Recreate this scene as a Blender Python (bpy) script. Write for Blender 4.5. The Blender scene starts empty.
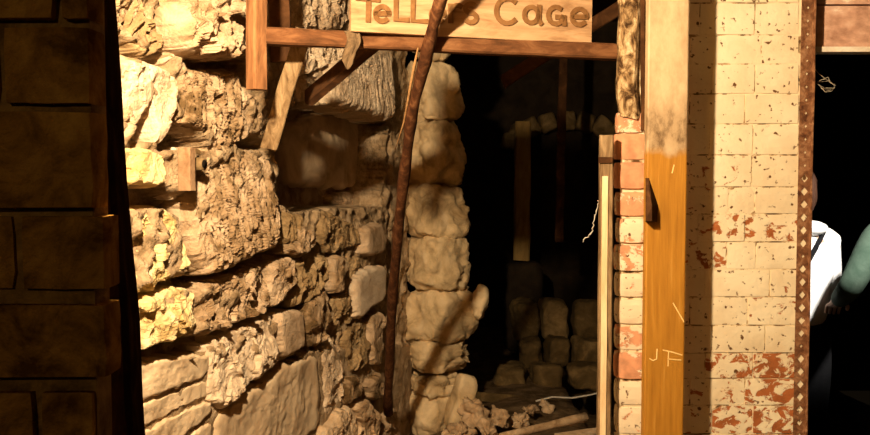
import bpy, bmesh, math, random
from mathutils import Vector, Matrix, noise

random.seed(7)
sc = bpy.context.scene
COL = sc.collection
R = math.radians

# ------------------------------------------------------------------ camera
F = 900.0                      # focal length in pixels of the 870 wide frame
CAMZ, PITCH = 1.62, R(2.9)
cam_data = bpy.data.cameras.new('camera')
cam_data.sensor_width = 36.0
cam_data.lens = F / 870.0 * 36.0
cam_data.clip_start = 0.05
cam = bpy.data.objects.new('camera', cam_data)
cam.location = (0, 0, CAMZ)
cam.rotation_euler = (R(90) - PITCH, 0, 0)
COL.objects.link(cam)
sc.camera = cam

# ------------------------------------------------------------------ world, exposure, lamps
sc.view_settings.view_transform = 'Standard'
sc.view_settings.look = 'None'
sc.view_settings.exposure = 0.0
sc.view_settings.gamma = 1.0
sc.view_settings.use_curve_mapping = False
w = bpy.data.worlds.new('cellar_dark')
sc.world = w
w.use_nodes = True
w.node_tree.nodes['Background'].inputs[0].default_value = (1.0, 0.68, 0.34, 1)
w.node_tree.nodes['Background'].inputs[1].default_value = 0.004

def lamp(name, kind, loc, power, color, radius, target=None, spot=None):
    d = bpy.data.lights.new(name, kind)
    d.energy = power
    d.color = color
    d.shadow_soft_size = radius
    if kind == 'SPOT':
        d.spot_size = R(spot)
        d.spot_blend = 0.4
    o = bpy.data.objects.new(name, d)
    o.location = loc
    if target is not None:
        o.rotation_euler = (Vector(target) - Vector(loc)).to_track_quat('-Z', 'Y').to_euler()
    COL.objects.link(o)
    return o

lamp('cellar_bulb', 'POINT', (-0.37, 1.13, 2.22), 275, (1.0, 0.735, 0.435), 0.03)
lamp('passage_bulb', 'POINT', (-0.7, -0.9, 2.3), 12.0, (1.0, 0.66, 0.26), 0.05)  # added unseen fill behind the camera, in place of bounced light
lamp('inner_bulb', 'POINT', (0.42, 4.3, 2.6), 1.3, (1.0, 0.72, 0.36), 0.04)
lamp('side_room_spot', 'SPOT', (1.95, 2.85, 2.35), 420, (1.0, 0.93, 0.84), 0.04, (1.80, 4.3, 1.14), 26)

# ------------------------------------------------------------------ pixel / plane helpers
def ray(px, py):
    cx, cy = (px - 435.0) / F, (217.5 - py) / F
    cp, sp = math.cos(PITCH), math.sin(PITCH)
    return Vector((cx, cp + cy * sp, -sp + cy * cp))

CAM = Vector((0, 0, CAMZ))

def P(px, py, Y):
    d = ray(px, py)
    return CAM + d * (Y / d.y)

class Plane:
    """vertical plane through o with horizontal direction u; n faces the viewer"""
    def __init__(self, o, u, off=0.0):
        self.u = Vector((u[0], u[1], 0)).normalized()
        self.n = Vector((self.u.y, -self.u.x, 0))
        self.o = Vector((o[0], o[1], 0)) + self.n * off
    def hit(self, px, py):
        d = ray(px, py)
        t = (self.o - CAM).dot(self.n) / d.dot(self.n)
        return CAM + d * t
    def sz(self, px, py, h=0.0):
        """wall coordinates of the point seen at a pixel when it stands h proud of the plane"""
        d = ray(px, py)
        p = CAM + d * ((self.o + self.n * h - CAM).dot(self.n) / d.dot(self.n))
        return ((p - self.o).dot(self.u), p.z)
    def world(self, s, z, h=0.0):
        return self.o + self.u * s + self.n * h + Vector((0, 0, z))

# ------------------------------------------------------------------ object helpers
def link(name, me, mat=None, parent=None, loc=None, smooth=False):
    o = bpy.data.objects.new(name, me)
    COL.objects.link(o)
    if mat is not None and not me.materials:
        me.materials.append(mat)
    if parent is not None:
        o.parent = parent
    if loc is not None:
        o.location = loc
    if smooth:
        for p in me.polygons:
            p.use_smooth = True
    return o

def tag(o, label=None, cat=None, group=None, kind=None):
    if label: o['label'] = label
    if cat: o['category'] = cat
    if group: o['group'] = group
    if kind: o['kind'] = kind
    return o

def empty(name, loc=(0, 0, 0)):
    o = bpy.data.objects.new(name, None)
    o.location = loc
    o.empty_display_size = 0.1
    COL.objects.link(o)
    return o

def mesh(name, verts, faces):
    me = bpy.data.meshes.new(name)
    me.from_pydata([tuple(v) for v in verts], [], faces)
    me.update()
    return me

def recenter(verts):
    c = Vector((0, 0, 0))
    for v in verts: c += v
    c /= len(verts)
    return c, [v - c for v in verts]

def place(name, verts, faces, mat, parent=None, smooth=False, base=False):
    """mesh from world-space verts; its origin at the middle (or base) of them"""
    c, _ = recenter(verts)
    if base: c.z = min(v.z for v in verts)
    off = parent.matrix_world.translation if parent else Vector((0, 0, 0))
    if parent is not None:
        off = Vector((0, 0, 0)); q = parent
        while q is not None:
            off += q.location; q = q.parent
    me = mesh(name, [v - c for v in verts], faces)
    return link(name, me, mat, parent, c - off, smooth)

# ------------------------------------------------------------------ materials
def new_mat(name, rough=0.9, spec=0.2):
    m = bpy.data.materials.new(name)
    m.use_nodes = True
    nt = m.node_tree
    b = nt.nodes['Principled BSDF']
    b.inputs['Roughness'].default_value = rough
    b.inputs['Specular IOR Level'].default_value = spec
    return m, nt, b

def nnode(nt, kind, **kw):
    n = nt.nodes.new(kind)
    for k, v in kw.items():
        if k.startswith('i_'):
            n.inputs[k[2:].replace('_', ' ')].default_value = v
        else:
            setattr(n, k, v)
    return n

def ramp(nt, stops):
    r = nt.nodes.new('ShaderNodeValToRGB')
    e = r.color_ramp.elements
    while len(e) < len(stops): e.new(0.5)
    for k, (p, c) in zip(e, stops):
        k.position = p
        k.color = (c[0], c[1], c[2], 1)
    return r

def world_pos(nt, scale=(1, 1, 1)):
    g = nt.nodes.new('ShaderNodeNewGeometry')
    mp = nt.nodes.new('ShaderNodeMapping')
    mp.inputs['Scale'].default_value = scale
    nt.links.new(g.outputs['Position'], mp.inputs['Vector'])
    return mp.outputs['Vector']

def rough_mat(name, stops, scale=9.0, detail=8.0, bump=0.5, bscale=70.0, stretch=(1, 1, 1),
              rough=0.92, spec=0.15, dist=0.01, per_object=0.0, distort=0.6):
    m, nt, b = new_mat(name, rough, spec)
    v = world_pos(nt, stretch)
    n1 = nnode(nt, 'ShaderNodeTexNoise', i_Scale=scale, i_Detail=detail, i_Roughness=0.62, i_Distortion=distort)
    nt.links.new(v, n1.inputs['Vector'])
    fac = n1.outputs['Fac']
    if per_object:
        oi = nt.nodes.new('ShaderNodeObjectInfo')
        ma = nnode(nt, 'ShaderNodeMath', operation='MULTIPLY_ADD')
        ma.inputs[1].default_value = per_object
        sub = nnode(nt, 'ShaderNodeMath', operation='SUBTRACT'); sub.inputs[1].default_value = per_object * 0.5
        nt.links.new(oi.outputs['Random'], ma.inputs[0])
        nt.links.new(fac, ma.inputs[2])
        nt.links.new(ma.outputs[0], sub.inputs[0])
        fac = sub.outputs[0]
    r = ramp(nt, stops)
    nt.links.new(fac, r.inputs['Fac'])
    nt.links.new(r.outputs['Color'], b.inputs['Base Color'])
    n2 = nnode(nt, 'ShaderNodeTexNoise', i_Scale=bscale, i_Detail=7.0, i_Roughness=0.65)
    nt.links.new(v, n2.inputs['Vector'])
    bp = nnode(nt, 'ShaderNodeBump', i_Strength=bump, i_Distance=dist)
    nt.links.new(n2.outputs['Fac'], bp.inputs['Height'])
    nt.links.new(bp.outputs['Normal'], b.inputs['Normal'])
    return m

M = {}
M['stone'] = rough_mat('sandstone', [(0.34, (0.13, 0.08, 0.035)), (0.43, (0.34, 0.23, 0.13)), (0.58, (0.55, 0.405, 0.27)), (0.75, (0.68, 0.53, 0.38))],
                       scale=11, bump=0.9, bscale=95, dist=0.010, per_object=0.2)
M['stone_pale'] = rough_mat('pale_limestone', [(0.28, (0.32, 0.21, 0.12)), (0.45, (0.60, 0.46, 0.32)), (0.7, (0.78, 0.65, 0.49))],
                            scale=10, bump=0.75, bscale=90, dist=0.010, per_object=0.15)
M['stone_yellow'] = rough_mat('yellow_stained_stone', [(0.3, (0.40, 0.25, 0.08)), (0.48, (0.70, 0.53, 0.26)), (0.72, (0.80, 0.67, 0.42))],
                              scale=14, bump=0.75, bscale=90, dist=0.010, per_object=0.1)
M['stone_brown'] = rough_mat('brown_weathered_stone', [(0.25, (0.12, 0.075, 0.03)), (0.5, (0.30, 0.205, 0.105)), (0.72, (0.46, 0.335, 0.19))],
                             scale=12, bump=0.7, bscale=60, dist=0.012, per_object=0.2)
M['stone_pillar'] = rough_mat('pillar_stone', [(0.3, (0.26, 0.175, 0.085)), (0.5, (0.62, 0.47, 0.275)), (0.75, (0.82, 0.66, 0.43))],
                              scale=9, bump=0.5, bscale=35, dist=0.015, per_object=0.15)
M['mortar'] = rough_mat('lime_mortar', [(0.3, (0.16, 0.105, 0.05)), (0.5, (0.42, 0.30, 0.18)), (0.7, (0.60, 0.46, 0.31))],
                        scale=16, bump=0.9, bscale=60, dist=0.015)
M['plaster'] = rough_mat('old_plaster', [(0.28, (0.40, 0.27, 0.16)), (0.5, (0.66, 0.51, 0.34)), (0.72, (0.80, 0.65, 0.46))],
                         scale=7, bump=0.35, bscale=60, dist=0.006)
M['wood_orange'] = rough_mat('reddish_lumber', [(0.3, (0.055, 0.024, 0.010)), (0.5, (0.125, 0.052, 0.021)), (0.7, (0.22, 0.105, 0.046))],
                             scale=9, bump=0.3, bscale=40, stretch=(1, 4, 4), dist=0.004)
M['wood_orange_up'] = rough_mat('reddish_upright_lumber', [(0.3, (0.08, 0.035, 0.014)), (0.5, (0.22, 0.10, 0.042)), (0.7, (0.35, 0.185, 0.085))],
                                scale=9, bump=0.3, bscale=40, stretch=(4, 4, 0.8), dist=0.004)
M['wood_sign'] = rough_mat('pale_sign_board', [(0.3, (0.25, 0.14, 0.07)), (0.5, (0.42, 0.265, 0.145)), (0.7, (0.52, 0.36, 0.215))],
                           scale=6, bump=0.2, bscale=50, stretch=(1, 3, 7), dist=0.003)
M['wood_grey'] = rough_mat('weathered_plank', [(0.32, (0.08, 0.045, 0.02)), (0.5, (0.22, 0.145, 0.075)), (0.7, (0.42, 0.30, 0.17))],
                           scale=12, bump=0.5, bscale=60, stretch=(4, 4, 0.7), dist=0.005)
M['wood_dark'] = rough_mat('dark_timber', [(0.3, (0.012, 0.006, 0.002)), (0.5, (0.03, 0.014, 0.004)), (0.7, (0.07, 0.034, 0.011))],
                           scale=18, bump=0.6, bscale=80, stretch=(3, 3, 0.8), dist=0.005, rough=1.0, spec=0.0)
M['wood_soot'] = rough_mat('sooty_brace', [(0.3, (0.025, 0.010, 0.004)), (0.55, (0.07, 0.030, 0.011)), (0.75, (0.14, 0.062, 0.025))],
                           scale=14, bump=0.4, bscale=60, dist=0.004)
M['wood_strip'] = rough_mat('sun_bleached_strip', [(0.3, (0.55, 0.38, 0.20)), (0.55, (0.75, 0.60, 0.37)), (0.75, (0.82, 0.70, 0.48))],
                            scale=10, bump=0.3, bscale=60, stretch=(4, 4, 0.6), dist=0.003)
M['rod'] = rough_mat('rusty_brown_rod', [(0.3, (0.025, 0.009, 0.004)), (0.5, (0.075, 0.028, 0.011)), (0.72, (0.20, 0.09, 0.04))],
                     scale=30, bump=0.5, bscale=90, stretch=(1.5, 1.5, 0.6), dist=0.004, rough=0.7)
M['splinter'] = rough_mat('fresh_splinter', [(0.3, (0.18, 0.09, 0.035)), (0.7, (0.42, 0.25, 0.11))], scale=20, bump=0.3)
M['rotten'] = rough_mat('rotten_mottled_wood', [(0.38, (0.05, 0.025, 0.010)), (0.48, (0.24, 0.15, 0.07)), (0.58, (0.50, 0.37, 0.21)), (0.7, (0.72, 0.60, 0.40))], scale=34, bump=0.9, bscale=80, stretch=(1.3, 1.3, 0.8), dist=0.008)
M['joint'] = rough_mat('painted_mortar_joint', [(0.36, (0.10, 0.055, 0.022)), (0.45, (0.42, 0.30, 0.17)), (0.50, (0.74, 0.63, 0.44))], scale=22, bump=0.6, bscale=80, dist=0.004)
M['rag'] = rough_mat('dirty_rag', [(0.3, (0.07, 0.045, 0.025)), (0.7, (0.20, 0.135, 0.075))], scale=40, bump=0.5, bscale=120)
M['block_wood'] = rough_mat('pinkish_block_wood', [(0.3, (0.20, 0.11, 0.055)), (0.7, (0.42, 0.27, 0.16))], scale=25, bump=0.4)
M['bore'] = rough_mat('pipe_bore', [(0.3, (0.006, 0.004, 0.003)), (0.7, (0.012, 0.008, 0.005))], scale=25, bump=0.1)
M['rust'] = rough_mat('rusted_iron', [(0.3, (0.07, 0.025, 0.012)), (0.5, (0.19, 0.085, 0.04)), (0.68, (0.36, 0.20, 0.11)), (0.8, (0.55, 0.38, 0.25))],
                      scale=45, bump=0.6, bscale=120, dist=0.003, rough=0.7)
M['iron_dark'] = rough_mat('dark_iron', [(0.3, (0.03, 0.015, 0.008)), (0.7, (0.09, 0.05, 0.025))], scale=40, bump=0.4, rough=0.6)
M['letter'] = rough_mat('brown_sign_paint', [(0.3, (0.13, 0.06, 0.02)), (0.7, (0.24, 0.125, 0.05))], scale=30, bump=0.1)
M['scratch'] = rough_mat('scratched_bare_wood', [(0.3, (0.72, 0.48, 0.16)), (0.7, (0.85, 0.62, 0.28))], scale=40, bump=0.1)
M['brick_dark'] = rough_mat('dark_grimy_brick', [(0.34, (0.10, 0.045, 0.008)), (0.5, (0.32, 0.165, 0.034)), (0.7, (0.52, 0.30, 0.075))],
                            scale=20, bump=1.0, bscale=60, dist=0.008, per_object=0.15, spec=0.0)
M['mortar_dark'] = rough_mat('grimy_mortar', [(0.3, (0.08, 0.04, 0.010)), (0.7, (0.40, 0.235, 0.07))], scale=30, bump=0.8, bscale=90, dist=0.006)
M['earth'] = rough_mat('dark_earth_floor', [(0.3, (0.05, 0.03, 0.013)), (0.5, (0.14, 0.09, 0.045)), (0.7, (0.26, 0.18, 0.10))], scale=10, bump=0.9, bscale=40, dist=0.02)
M['dim_stone'] = rough_mat('sooty_stone', [(0.3, (0.07, 0.045, 0.018)), (0.5, (0.12, 0.08, 0.033)), (0.72, (0.27, 0.185, 0.085))], scale=9, bump=0.7, bscale=40, dist=0.015, per_object=0.2)  # dark brown tones for the stones and board inside the opening
M['soot'] = rough_mat('soot_black_wall', [(0.3, (0.012, 0.008, 0.005)), (0.7, (0.035, 0.024, 0.014))], scale=8, bump=0.5)  # near-black base colour stands in for the darkness of the inner rooms
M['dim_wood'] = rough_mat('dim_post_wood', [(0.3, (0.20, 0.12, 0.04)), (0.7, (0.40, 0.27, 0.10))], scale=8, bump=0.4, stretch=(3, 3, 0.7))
M['debris'] = rough_mat('pale_rubble', [(0.3, (0.30, 0.19, 0.10)), (0.5, (0.55, 0.39, 0.24)), (0.7, (0.70, 0.54, 0.37))], scale=18, bump=0.6, bscale=60, dist=0.01, per_object=0.2)
M['lintel'] = rough_mat('pinkish_painted_lintel', [(0.3, (0.34, 0.18, 0.12)), (0.5, (0.60, 0.36, 0.26)), (0.6, (0.68, 0.45, 0.34)), (0.68, (0.85, 0.72, 0.6))],
                        scale=16, bump=0.4, bscale=60, stretch=(1, 1, 1.6), dist=0.004, distort=0.1)
M['trim_white'] = rough_mat('chipped_white_trim', [(0.3, (0.6, 0.5, 0.38)), (0.6, (0.85, 0.78, 0.66))], scale=20, bump=0.3)
M['string'] = rough_mat('grey_string', [(0.3, (0.25, 0.22, 0.17)), (0.7, (0.5, 0.45, 0.36))], scale=50, bump=0.2)
M['web'] = rough_mat('pale_rag', [(0.3, (0.5, 0.47, 0.42)), (0.7, (0.8, 0.77, 0.7))], scale=50, bump=0.2)
M['jacket_white'] = rough_mat('white_jacket_cloth', [(0.3, (0.80, 0.79, 0.77)), (0.7, (0.88, 0.87, 0.85))], scale=8, bump=0.25, bscale=25, dist=0.01)
M['jacket_green'] = rough_mat('green_jacket_cloth', [(0.3, (0.035, 0.062, 0.043)), (0.7, (0.078, 0.115, 0.085))], scale=8, bump=0.3, bscale=30, dist=0.01)
M['cloth_dark'] = rough_mat('black_cloth', [(0.3, (0.004, 0.004, 0.005)), (0.7, (0.010, 0.010, 0.011))], scale=12, bump=0.2)
M['skin'] = rough_mat('skin', [(0.3, (0.48, 0.29, 0.2)), (0.7, (0.58, 0.37, 0.27))], scale=20, bump=0.05, rough=0.6)
M['hair'] = rough_mat('brown_hair', [(0.3, (0.03, 0.013, 0.008)), (0.7, (0.10, 0.045, 0.025))], scale=40, bump=0.5, stretch=(3, 3, 0.4), rough=0.6)
M['hair_dark'] = rough_mat('black_hair', [(0.3, (0.01, 0.008, 0.006)), (0.7, (0.03, 0.02, 0.015))], scale=40, bump=0.5, stretch=(3, 3, 0.4), rough=0.6)

def painted_brick_mat(name, brick, paint_lo, paint_hi):
    """old lime paint over red brick; the custom property "peel" of each brick says how much has flaked off"""
    m, nt, b = new_mat(name, 0.85, 0.2)
    v = world_pos(nt)
    at = nt.nodes.new('ShaderNodeAttribute'); at.attribute_type = 'OBJECT'; at.attribute_name = 'peel'
    n = nnode(nt, 'ShaderNodeTexNoise', i_Scale=26.0, i_Detail=7.0, i_Roughness=0.62, i_Distortion=0.5)
    nt.links.new(world_pos(nt, (1, 1, 1.25)), n.inputs['Vector'])
    add = nnode(nt, 'ShaderNodeMath', operation='ADD')
    nt.links.new(n.outputs['Fac'], add.inputs[0]); nt.links.new(at.outputs['Fac'], add.inputs[1])
    mask = ramp(nt, [(0.60, (0, 0, 0)), (0.64, (1, 1, 1))])
    nt.links.new(add.outputs[0], mask.inputs['Fac'])
    n2 = nnode(nt, 'ShaderNodeTexNoise', i_Scale=9.0, i_Detail=5.0)
    nt.links.new(v, n2.inputs['Vector'])
    pr = ramp(nt, [(0.3, paint_lo), (0.65, paint_hi)])
    nt.links.new(n2.outputs['Fac'], pr.inputs['Fac'])
    # small dark pits where the paint has blistered
    n3 = nnode(nt, 'ShaderNodeTexNoise', i_Scale=60.0, i_Detail=3.0)
    nt.links.new(v, n3.inputs['Vector'])
    pit = ramp(nt, [(0.32, (0.16, 0.085, 0.04)), (0.38, (1, 1, 1))])
    nt.links.new(n3.outputs['Fac'], pit.inputs['Fac'])
    mul = nnode(nt, 'ShaderNodeMix', data_type='RGBA', blend_type='MULTIPLY')
    mul.inputs[0].default_value = 1.0
    nt.links.new(pr.outputs['Color'], mul.inputs[6]); nt.links.new(pit.outputs['Color'], mul.inputs[7])
    n4 = nnode(nt, 'ShaderNodeTexNoise', i_Scale=35.0, i_Detail=4.0)
    nt.links.new(v, n4.inputs['Vector'])
    br = ramp(nt, [(0.3, tuple(c * 0.65 for c in brick)), (0.65, brick)])
    nt.links.new(n4.outputs['Fac'], br.inputs['Fac'])
    mx = nnode(nt, 'ShaderNodeMix', data_type='RGBA')
    nt.links.new(mask.outputs['Color'], mx.inputs[0])
    nt.links.new(mul.outputs[2], mx.inputs[6]); nt.links.new(br.outputs['Color'], mx.inputs[7])
    nt.links.new(mx.outputs[2], b.inputs['Base Color'])
    inv = nnode(nt, 'ShaderNodeMath', operation='MULTIPLY_ADD'); inv.inputs[1].default_value = -0.6
    nt.links.new(mask.outputs['Color'], inv.inputs[0]); nt.links.new(n3.outputs['Fac'], inv.inputs[2])
    bp = nnode(nt, 'ShaderNodeBump', i_Strength=0.5, i_Distance=0.003)
    nt.links.new(inv.outputs[0], bp.inputs['Height']); nt.links.new(bp.outputs['Normal'], b.inputs['Normal'])
    return m

M['brick_paint'] = painted_brick_mat('peeling_lime_paint_on_brick', (0.42, 0.135, 0.042), (0.68, 0.56, 0.38), (0.80, 0.71, 0.52))
M['brick_bare'] = painted_brick_mat('worn_brick', (0.70, 0.34, 0.19), (0.66, 0.52, 0.36), (0.78, 0.68, 0.50))

def post_mat():
    """timber post: bare pale wood above, ochre varnish below, ragged dirty border between"""
    m, nt, b = new_mat('two_tone_timber', 0.6, 0.3)
    v = world_pos(nt, (1, 1, 0.5))
    g = nt.nodes.new('ShaderNodeNewGeometry')
    sx = nt.nodes.new('ShaderNodeSeparateXYZ'); nt.links.new(g.outputs['Position'], sx.inputs[0])
    n = nnode(nt, 'ShaderNodeTexNoise', i_Scale=14.0, i_Detail=6.0); nt.links.new(v, n.inputs['Vector'])
    ma = nnode(nt, 'ShaderNodeMath', operation='MULTIPLY_ADD'); ma.inputs[1].default_value = 0.10
    nt.links.new(n.outputs['Fac'], ma.inputs[0]); nt.links.new(sx.outputs['Z'], ma.inputs[2])
    st = ramp(nt, [(0.0, (0, 0, 0)), (1.0, (1, 1, 1))])
    mr = nnode(nt, 'ShaderNodeMapRange'); mr.inputs[1].default_value = POST_SPLIT; mr.inputs[2].default_value = POST_SPLIT + 0.02
    nt.links.new(ma.outputs[0], mr.inputs[0]); nt.links.new(mr.outputs[0], st.inputs['Fac'])
    grain = nnode(nt, 'ShaderNodeTexNoise', i_Scale=20.0, i_Detail=6.0)
    gv = world_pos(nt, (5, 5, 0.35)); nt.links.new(gv, grain.inputs['Vector'])
    och = ramp(nt, [(0.3, (0.30, 0.13, 0.012)), (0.6, (0.40, 0.185, 0.02)), (0.8, (0.50, 0.27, 0.06))])
    nt.links.new(grain.outputs['Fac'], och.inputs['Fac'])
    stain = nnode(nt, 'ShaderNodeTexNoise', i_Scale=7.0, i_Detail=8.0, i_Roughness=0.7); nt.links.new(v, stain.inputs['Vector'])
    pale = ramp(nt, [(0.33, (0.14, 0.085, 0.04)), (0.42, (0.40, 0.285, 0.165)), (0.58, (0.57, 0.435, 0.275))])
    # the bare wood is dirtiest just above the varnish
    dirt = nnode(nt, 'ShaderNodeMapRange'); dirt.inputs[1].default_value = POST_SPLIT; dirt.inputs[2].default_value = POST_SPLIT + 0.2
    dirt.inputs[3].default_value = -0.14; dirt.inputs[4].default_value = 0.0
    nt.links.new(sx.outputs['Z'], dirt.inputs[0])
    ad = nnode(nt, 'ShaderNodeMath', operation='ADD'); nt.links.new(stain.outputs['Fac'], ad.inputs[0]); nt.links.new(dirt.outputs[0], ad.inputs[1])
    nt.links.new(ad.outputs[0], pale.inputs['Fac'])
    mx = nnode(nt, 'ShaderNodeMix', data_type='RGBA')
    nt.links.new(st.outputs['Color'], mx.inputs[0]); nt.links.new(och.outputs['Color'], mx.inputs[6]); nt.links.new(pale.outputs['Color'], mx.inputs[7])
    nt.links.new(mx.outputs[2], b.inputs['Base Color'])
    bp = nnode(nt, 'ShaderNodeBump', i_Strength=0.25, i_Distance=0.003)
    nt.links.new(grain.outputs['Fac'], bp.inputs['Height']); nt.links.new(bp.outputs['Normal'], b.inputs['Normal'])
    return m

POST_SPLIT = P(665, 154, 2.36).z + 0.05
M['post'] = post_mat()

# ------------------------------------------------------------------ shape helpers
def resample(poly, n):
    L = [0.0]
    m = len(poly)
    for i in range(m):
        a, b = poly[i], poly[(i + 1) % m]
        L.append(L[-1] + math.hypot(b[0] - a[0], b[1] - a[1]))
    out, j = [], 0
    for k in range(n):
        t = L[-1] * k / n
        while L[j + 1] < t: j += 1
        f = (t - L[j]) / max(1e-9, L[j + 1] - L[j])
        a, b = poly[j], poly[(j + 1) % m]
        out.append((a[0] + (b[0] - a[0]) * f, a[1] + (b[1] - a[1]) * f))
    return out

def chaikin(poly, q=0.2):
    out = []
    m = len(poly)
    for i in range(m):
        a, b = poly[i], poly[(i + 1) % m]
        out.append((a[0] * (1 - q) + b[0] * q, a[1] * (1 - q) + b[1] * q))
        out.append((a[0] * q + b[0] * (1 - q), a[1] * q + b[1] * (1 - q)))
    return out

def facets(p, f):
    """broken-rock relief: the lowest of the tilted planes around p"""
    d, pts = noise.voronoi(p * f)
    best = 9.0
    for k in range(4):
        c = pts[k]
        g = noise.cell_vector(c * 7.3) - Vector((0.5, 0.5, 0.5))
        hgt = noise.cell(c * 5.1 + Vector((3, 1, 2))) * 0.9 + (p * f - c).dot(g) * 1.6
        best = min(best, hgt + 0.35 * (d[k] - d[0]) * 3)
    return best

def surface_noise(style, s, z, seed):
    p = Vector((s, z, seed * 3.7))
    if style == 'rock':
        wv = noise.noise_vector(p * 20) * 0.012
        return 1.5 * facets(p + wv, 11) + 0.7 * facets(p + wv, 30) + 0.5 * noise.fractal(p * 18, 0.7, 2.1, 6)
    if style == 'hacked':
        q = Vector((s * 38 + 6 * z, z * 11, seed * 3.7))
        wv = noise.fractal(p * 9, 1.0, 2.0, 3)
        a = noise.ridged_multi_fractal(q + Vector((wv, wv, 0)), 0.8, 2.1, 4, 1.0, 2.0)
        return 0.75 * (a - 1.1) + 0.5 * wv
    if style == 'crag':
        wv = noise.noise_vector(p * 18) * 0.02
        q = Vector((s * 1.25, z * 0.8, seed)) + wv
        a = noise.ridged_multi_fractal(q * 16, 0.9, 2.2, 4, 1.0, 2.0)
        return 0.7 * (a - 1.2) + 1.2 * facets(q, 14) + 0.5 * facets(q, 36)
    if style == 'smooth':
        return 0.6 * noise.fractal(p * 6, 1.0, 2.0, 4) + 0.15 * noise.fractal(p * 40, 1.0, 2.0, 3)
    return 0.0

SEED = [1]
def wall_stone(poly, plane, parent, mat='stone', h=0.05, style='rock', amp=0.014, tilt=(0, 0), depth=0.10,
               flat=8.0, n=140, rings=44, jit=0.014, name='stone', soft=1):
    """a stone of the given outline, set in the wall, its face bulging h out of the bed"""
    SEED[0] += 1
    seed = SEED[0] * 1.37
    pts = [plane.sz(x, y, h * 0.9) for x, y in poly]
    for _ in range(soft): pts = chaikin(pts, 0.13)
    pts = resample(pts, n)
    cs = sum(p[0] for p in pts) / n
    cz = sum(p[1] for p in pts) / n
    jv = [(jit * noise.fractal(Vector((p[0] * 25, p[1] * 25, seed)), 1, 2, 4), jit * noise.fractal(Vector((p[0] * 25, p[1] * 25, seed + 9)), 1, 2, 4)) for p in pts]
    verts, faces = [], []
    c0 = plane.world(cs, cz)
    def add(s, z, t):
        prof = max(0.0, 1 - t ** flat) ** 0.4
        e = 1 - 0.55 * t ** 8
        hh = h * prof + (tilt[0] * (s - cs) + tilt[1] * (z - cz)) * prof + amp * e * surface_noise(style, s, z, seed)
        verts.append(plane.world(s, z, max(hh, -0.03)) - c0)
    add(cs, cz, 0)
    for r in range(1, rings + 1):
        t = (r / rings) ** 0.8
        for k in range(n):
            j = t ** 7
            add(cs + t * (pts[k][0] - cs) + j * jv[k][0], cz + t * (pts[k][1] - cz) + j * jv[k][1], t)
    for k in range(n):
        verts.append(plane.world(pts[k][0] + jv[k][0], pts[k][1] + jv[k][1], -depth) - c0)
    for k in range(n):
        faces.append((0, 1 + k, 1 + (k + 1) % n))
    for r in range(rings):
        a, b = 1 + r * n, 1 + (r + 1) * n
        for k in range(n):
            faces.append((a + k, b + k, b + (k + 1) % n, a + (k + 1) % n))
    # orientation: make the face look along plane.n
    nrm = (verts[1 + n // 3] - verts[0]).cross(verts[1 + 2 * n // 3] - verts[0])
    a = verts[1] - verts[0]; b2 = verts[1 + n // 4] - verts[0]
    if a.cross(b2).dot(plane.n) < 0:
        faces = [tuple(reversed(f)) for f in faces]
    me = mesh(name, verts, faces)
    return link(name, me, M[mat], parent, c0, smooth=(style == 'smooth'))

def boulder(name, c, size, rot=(0, 0, 0), sup=3.5, amp=0.02, fr=9.0, res=12, mat='stone', parent=None, seed=None, chip=0.5, facet=0.0):
    """rounded block: superellipsoid with rock relief"""
    SEED[0] += 1
    seed = SEED[0] * 2.31 if seed is None else seed
    bm = bmesh.new()
    bmesh.ops.create_cube(bm, size=2.0)
    bmesh.ops.subdivide_edges(bm, edges=bm.edges[:], cuts=res, use_grid_fill=True)
    rm = Matrix.Rotation(rot[2], 3, 'Z') @ Matrix.Rotation(rot[1], 3, 'Y') @ Matrix.Rotation(rot[0], 3, 'X')
    for v in bm.verts:
        d = v.co.copy()
        l = (abs(d.x) ** sup + abs(d.y) ** sup + abs(d.z) ** sup) ** (1 / sup)
        q = d / l
        p = Vector((q.x * size[0] / 2, q.y * size[1] / 2, q.z * size[2] / 2))
        nn = q.normalized()
        k = noise.fractal(p * fr + Vector((seed, 0, seed)), 1.0, 2.1, 5)
        vo = noise.voronoi(p * fr * 1.6 + Vector((0, seed, seed)))[0]
        if facet: k += facet * (facets(p + Vector((seed, seed, 0)), fr * 0.9) + 0.4 * facets(p + Vector((seed, seed, 0)), fr * 2.6))
        p += nn * amp * (k + chip * (vo[1] - vo[0]) - 0.25)
        v.co = rm @ p
    me = bpy.data.meshes.new(name)
    bm.to_mesh(me); bm.free()
    return link(name, me, M[mat], parent, c, smooth=True)

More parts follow.
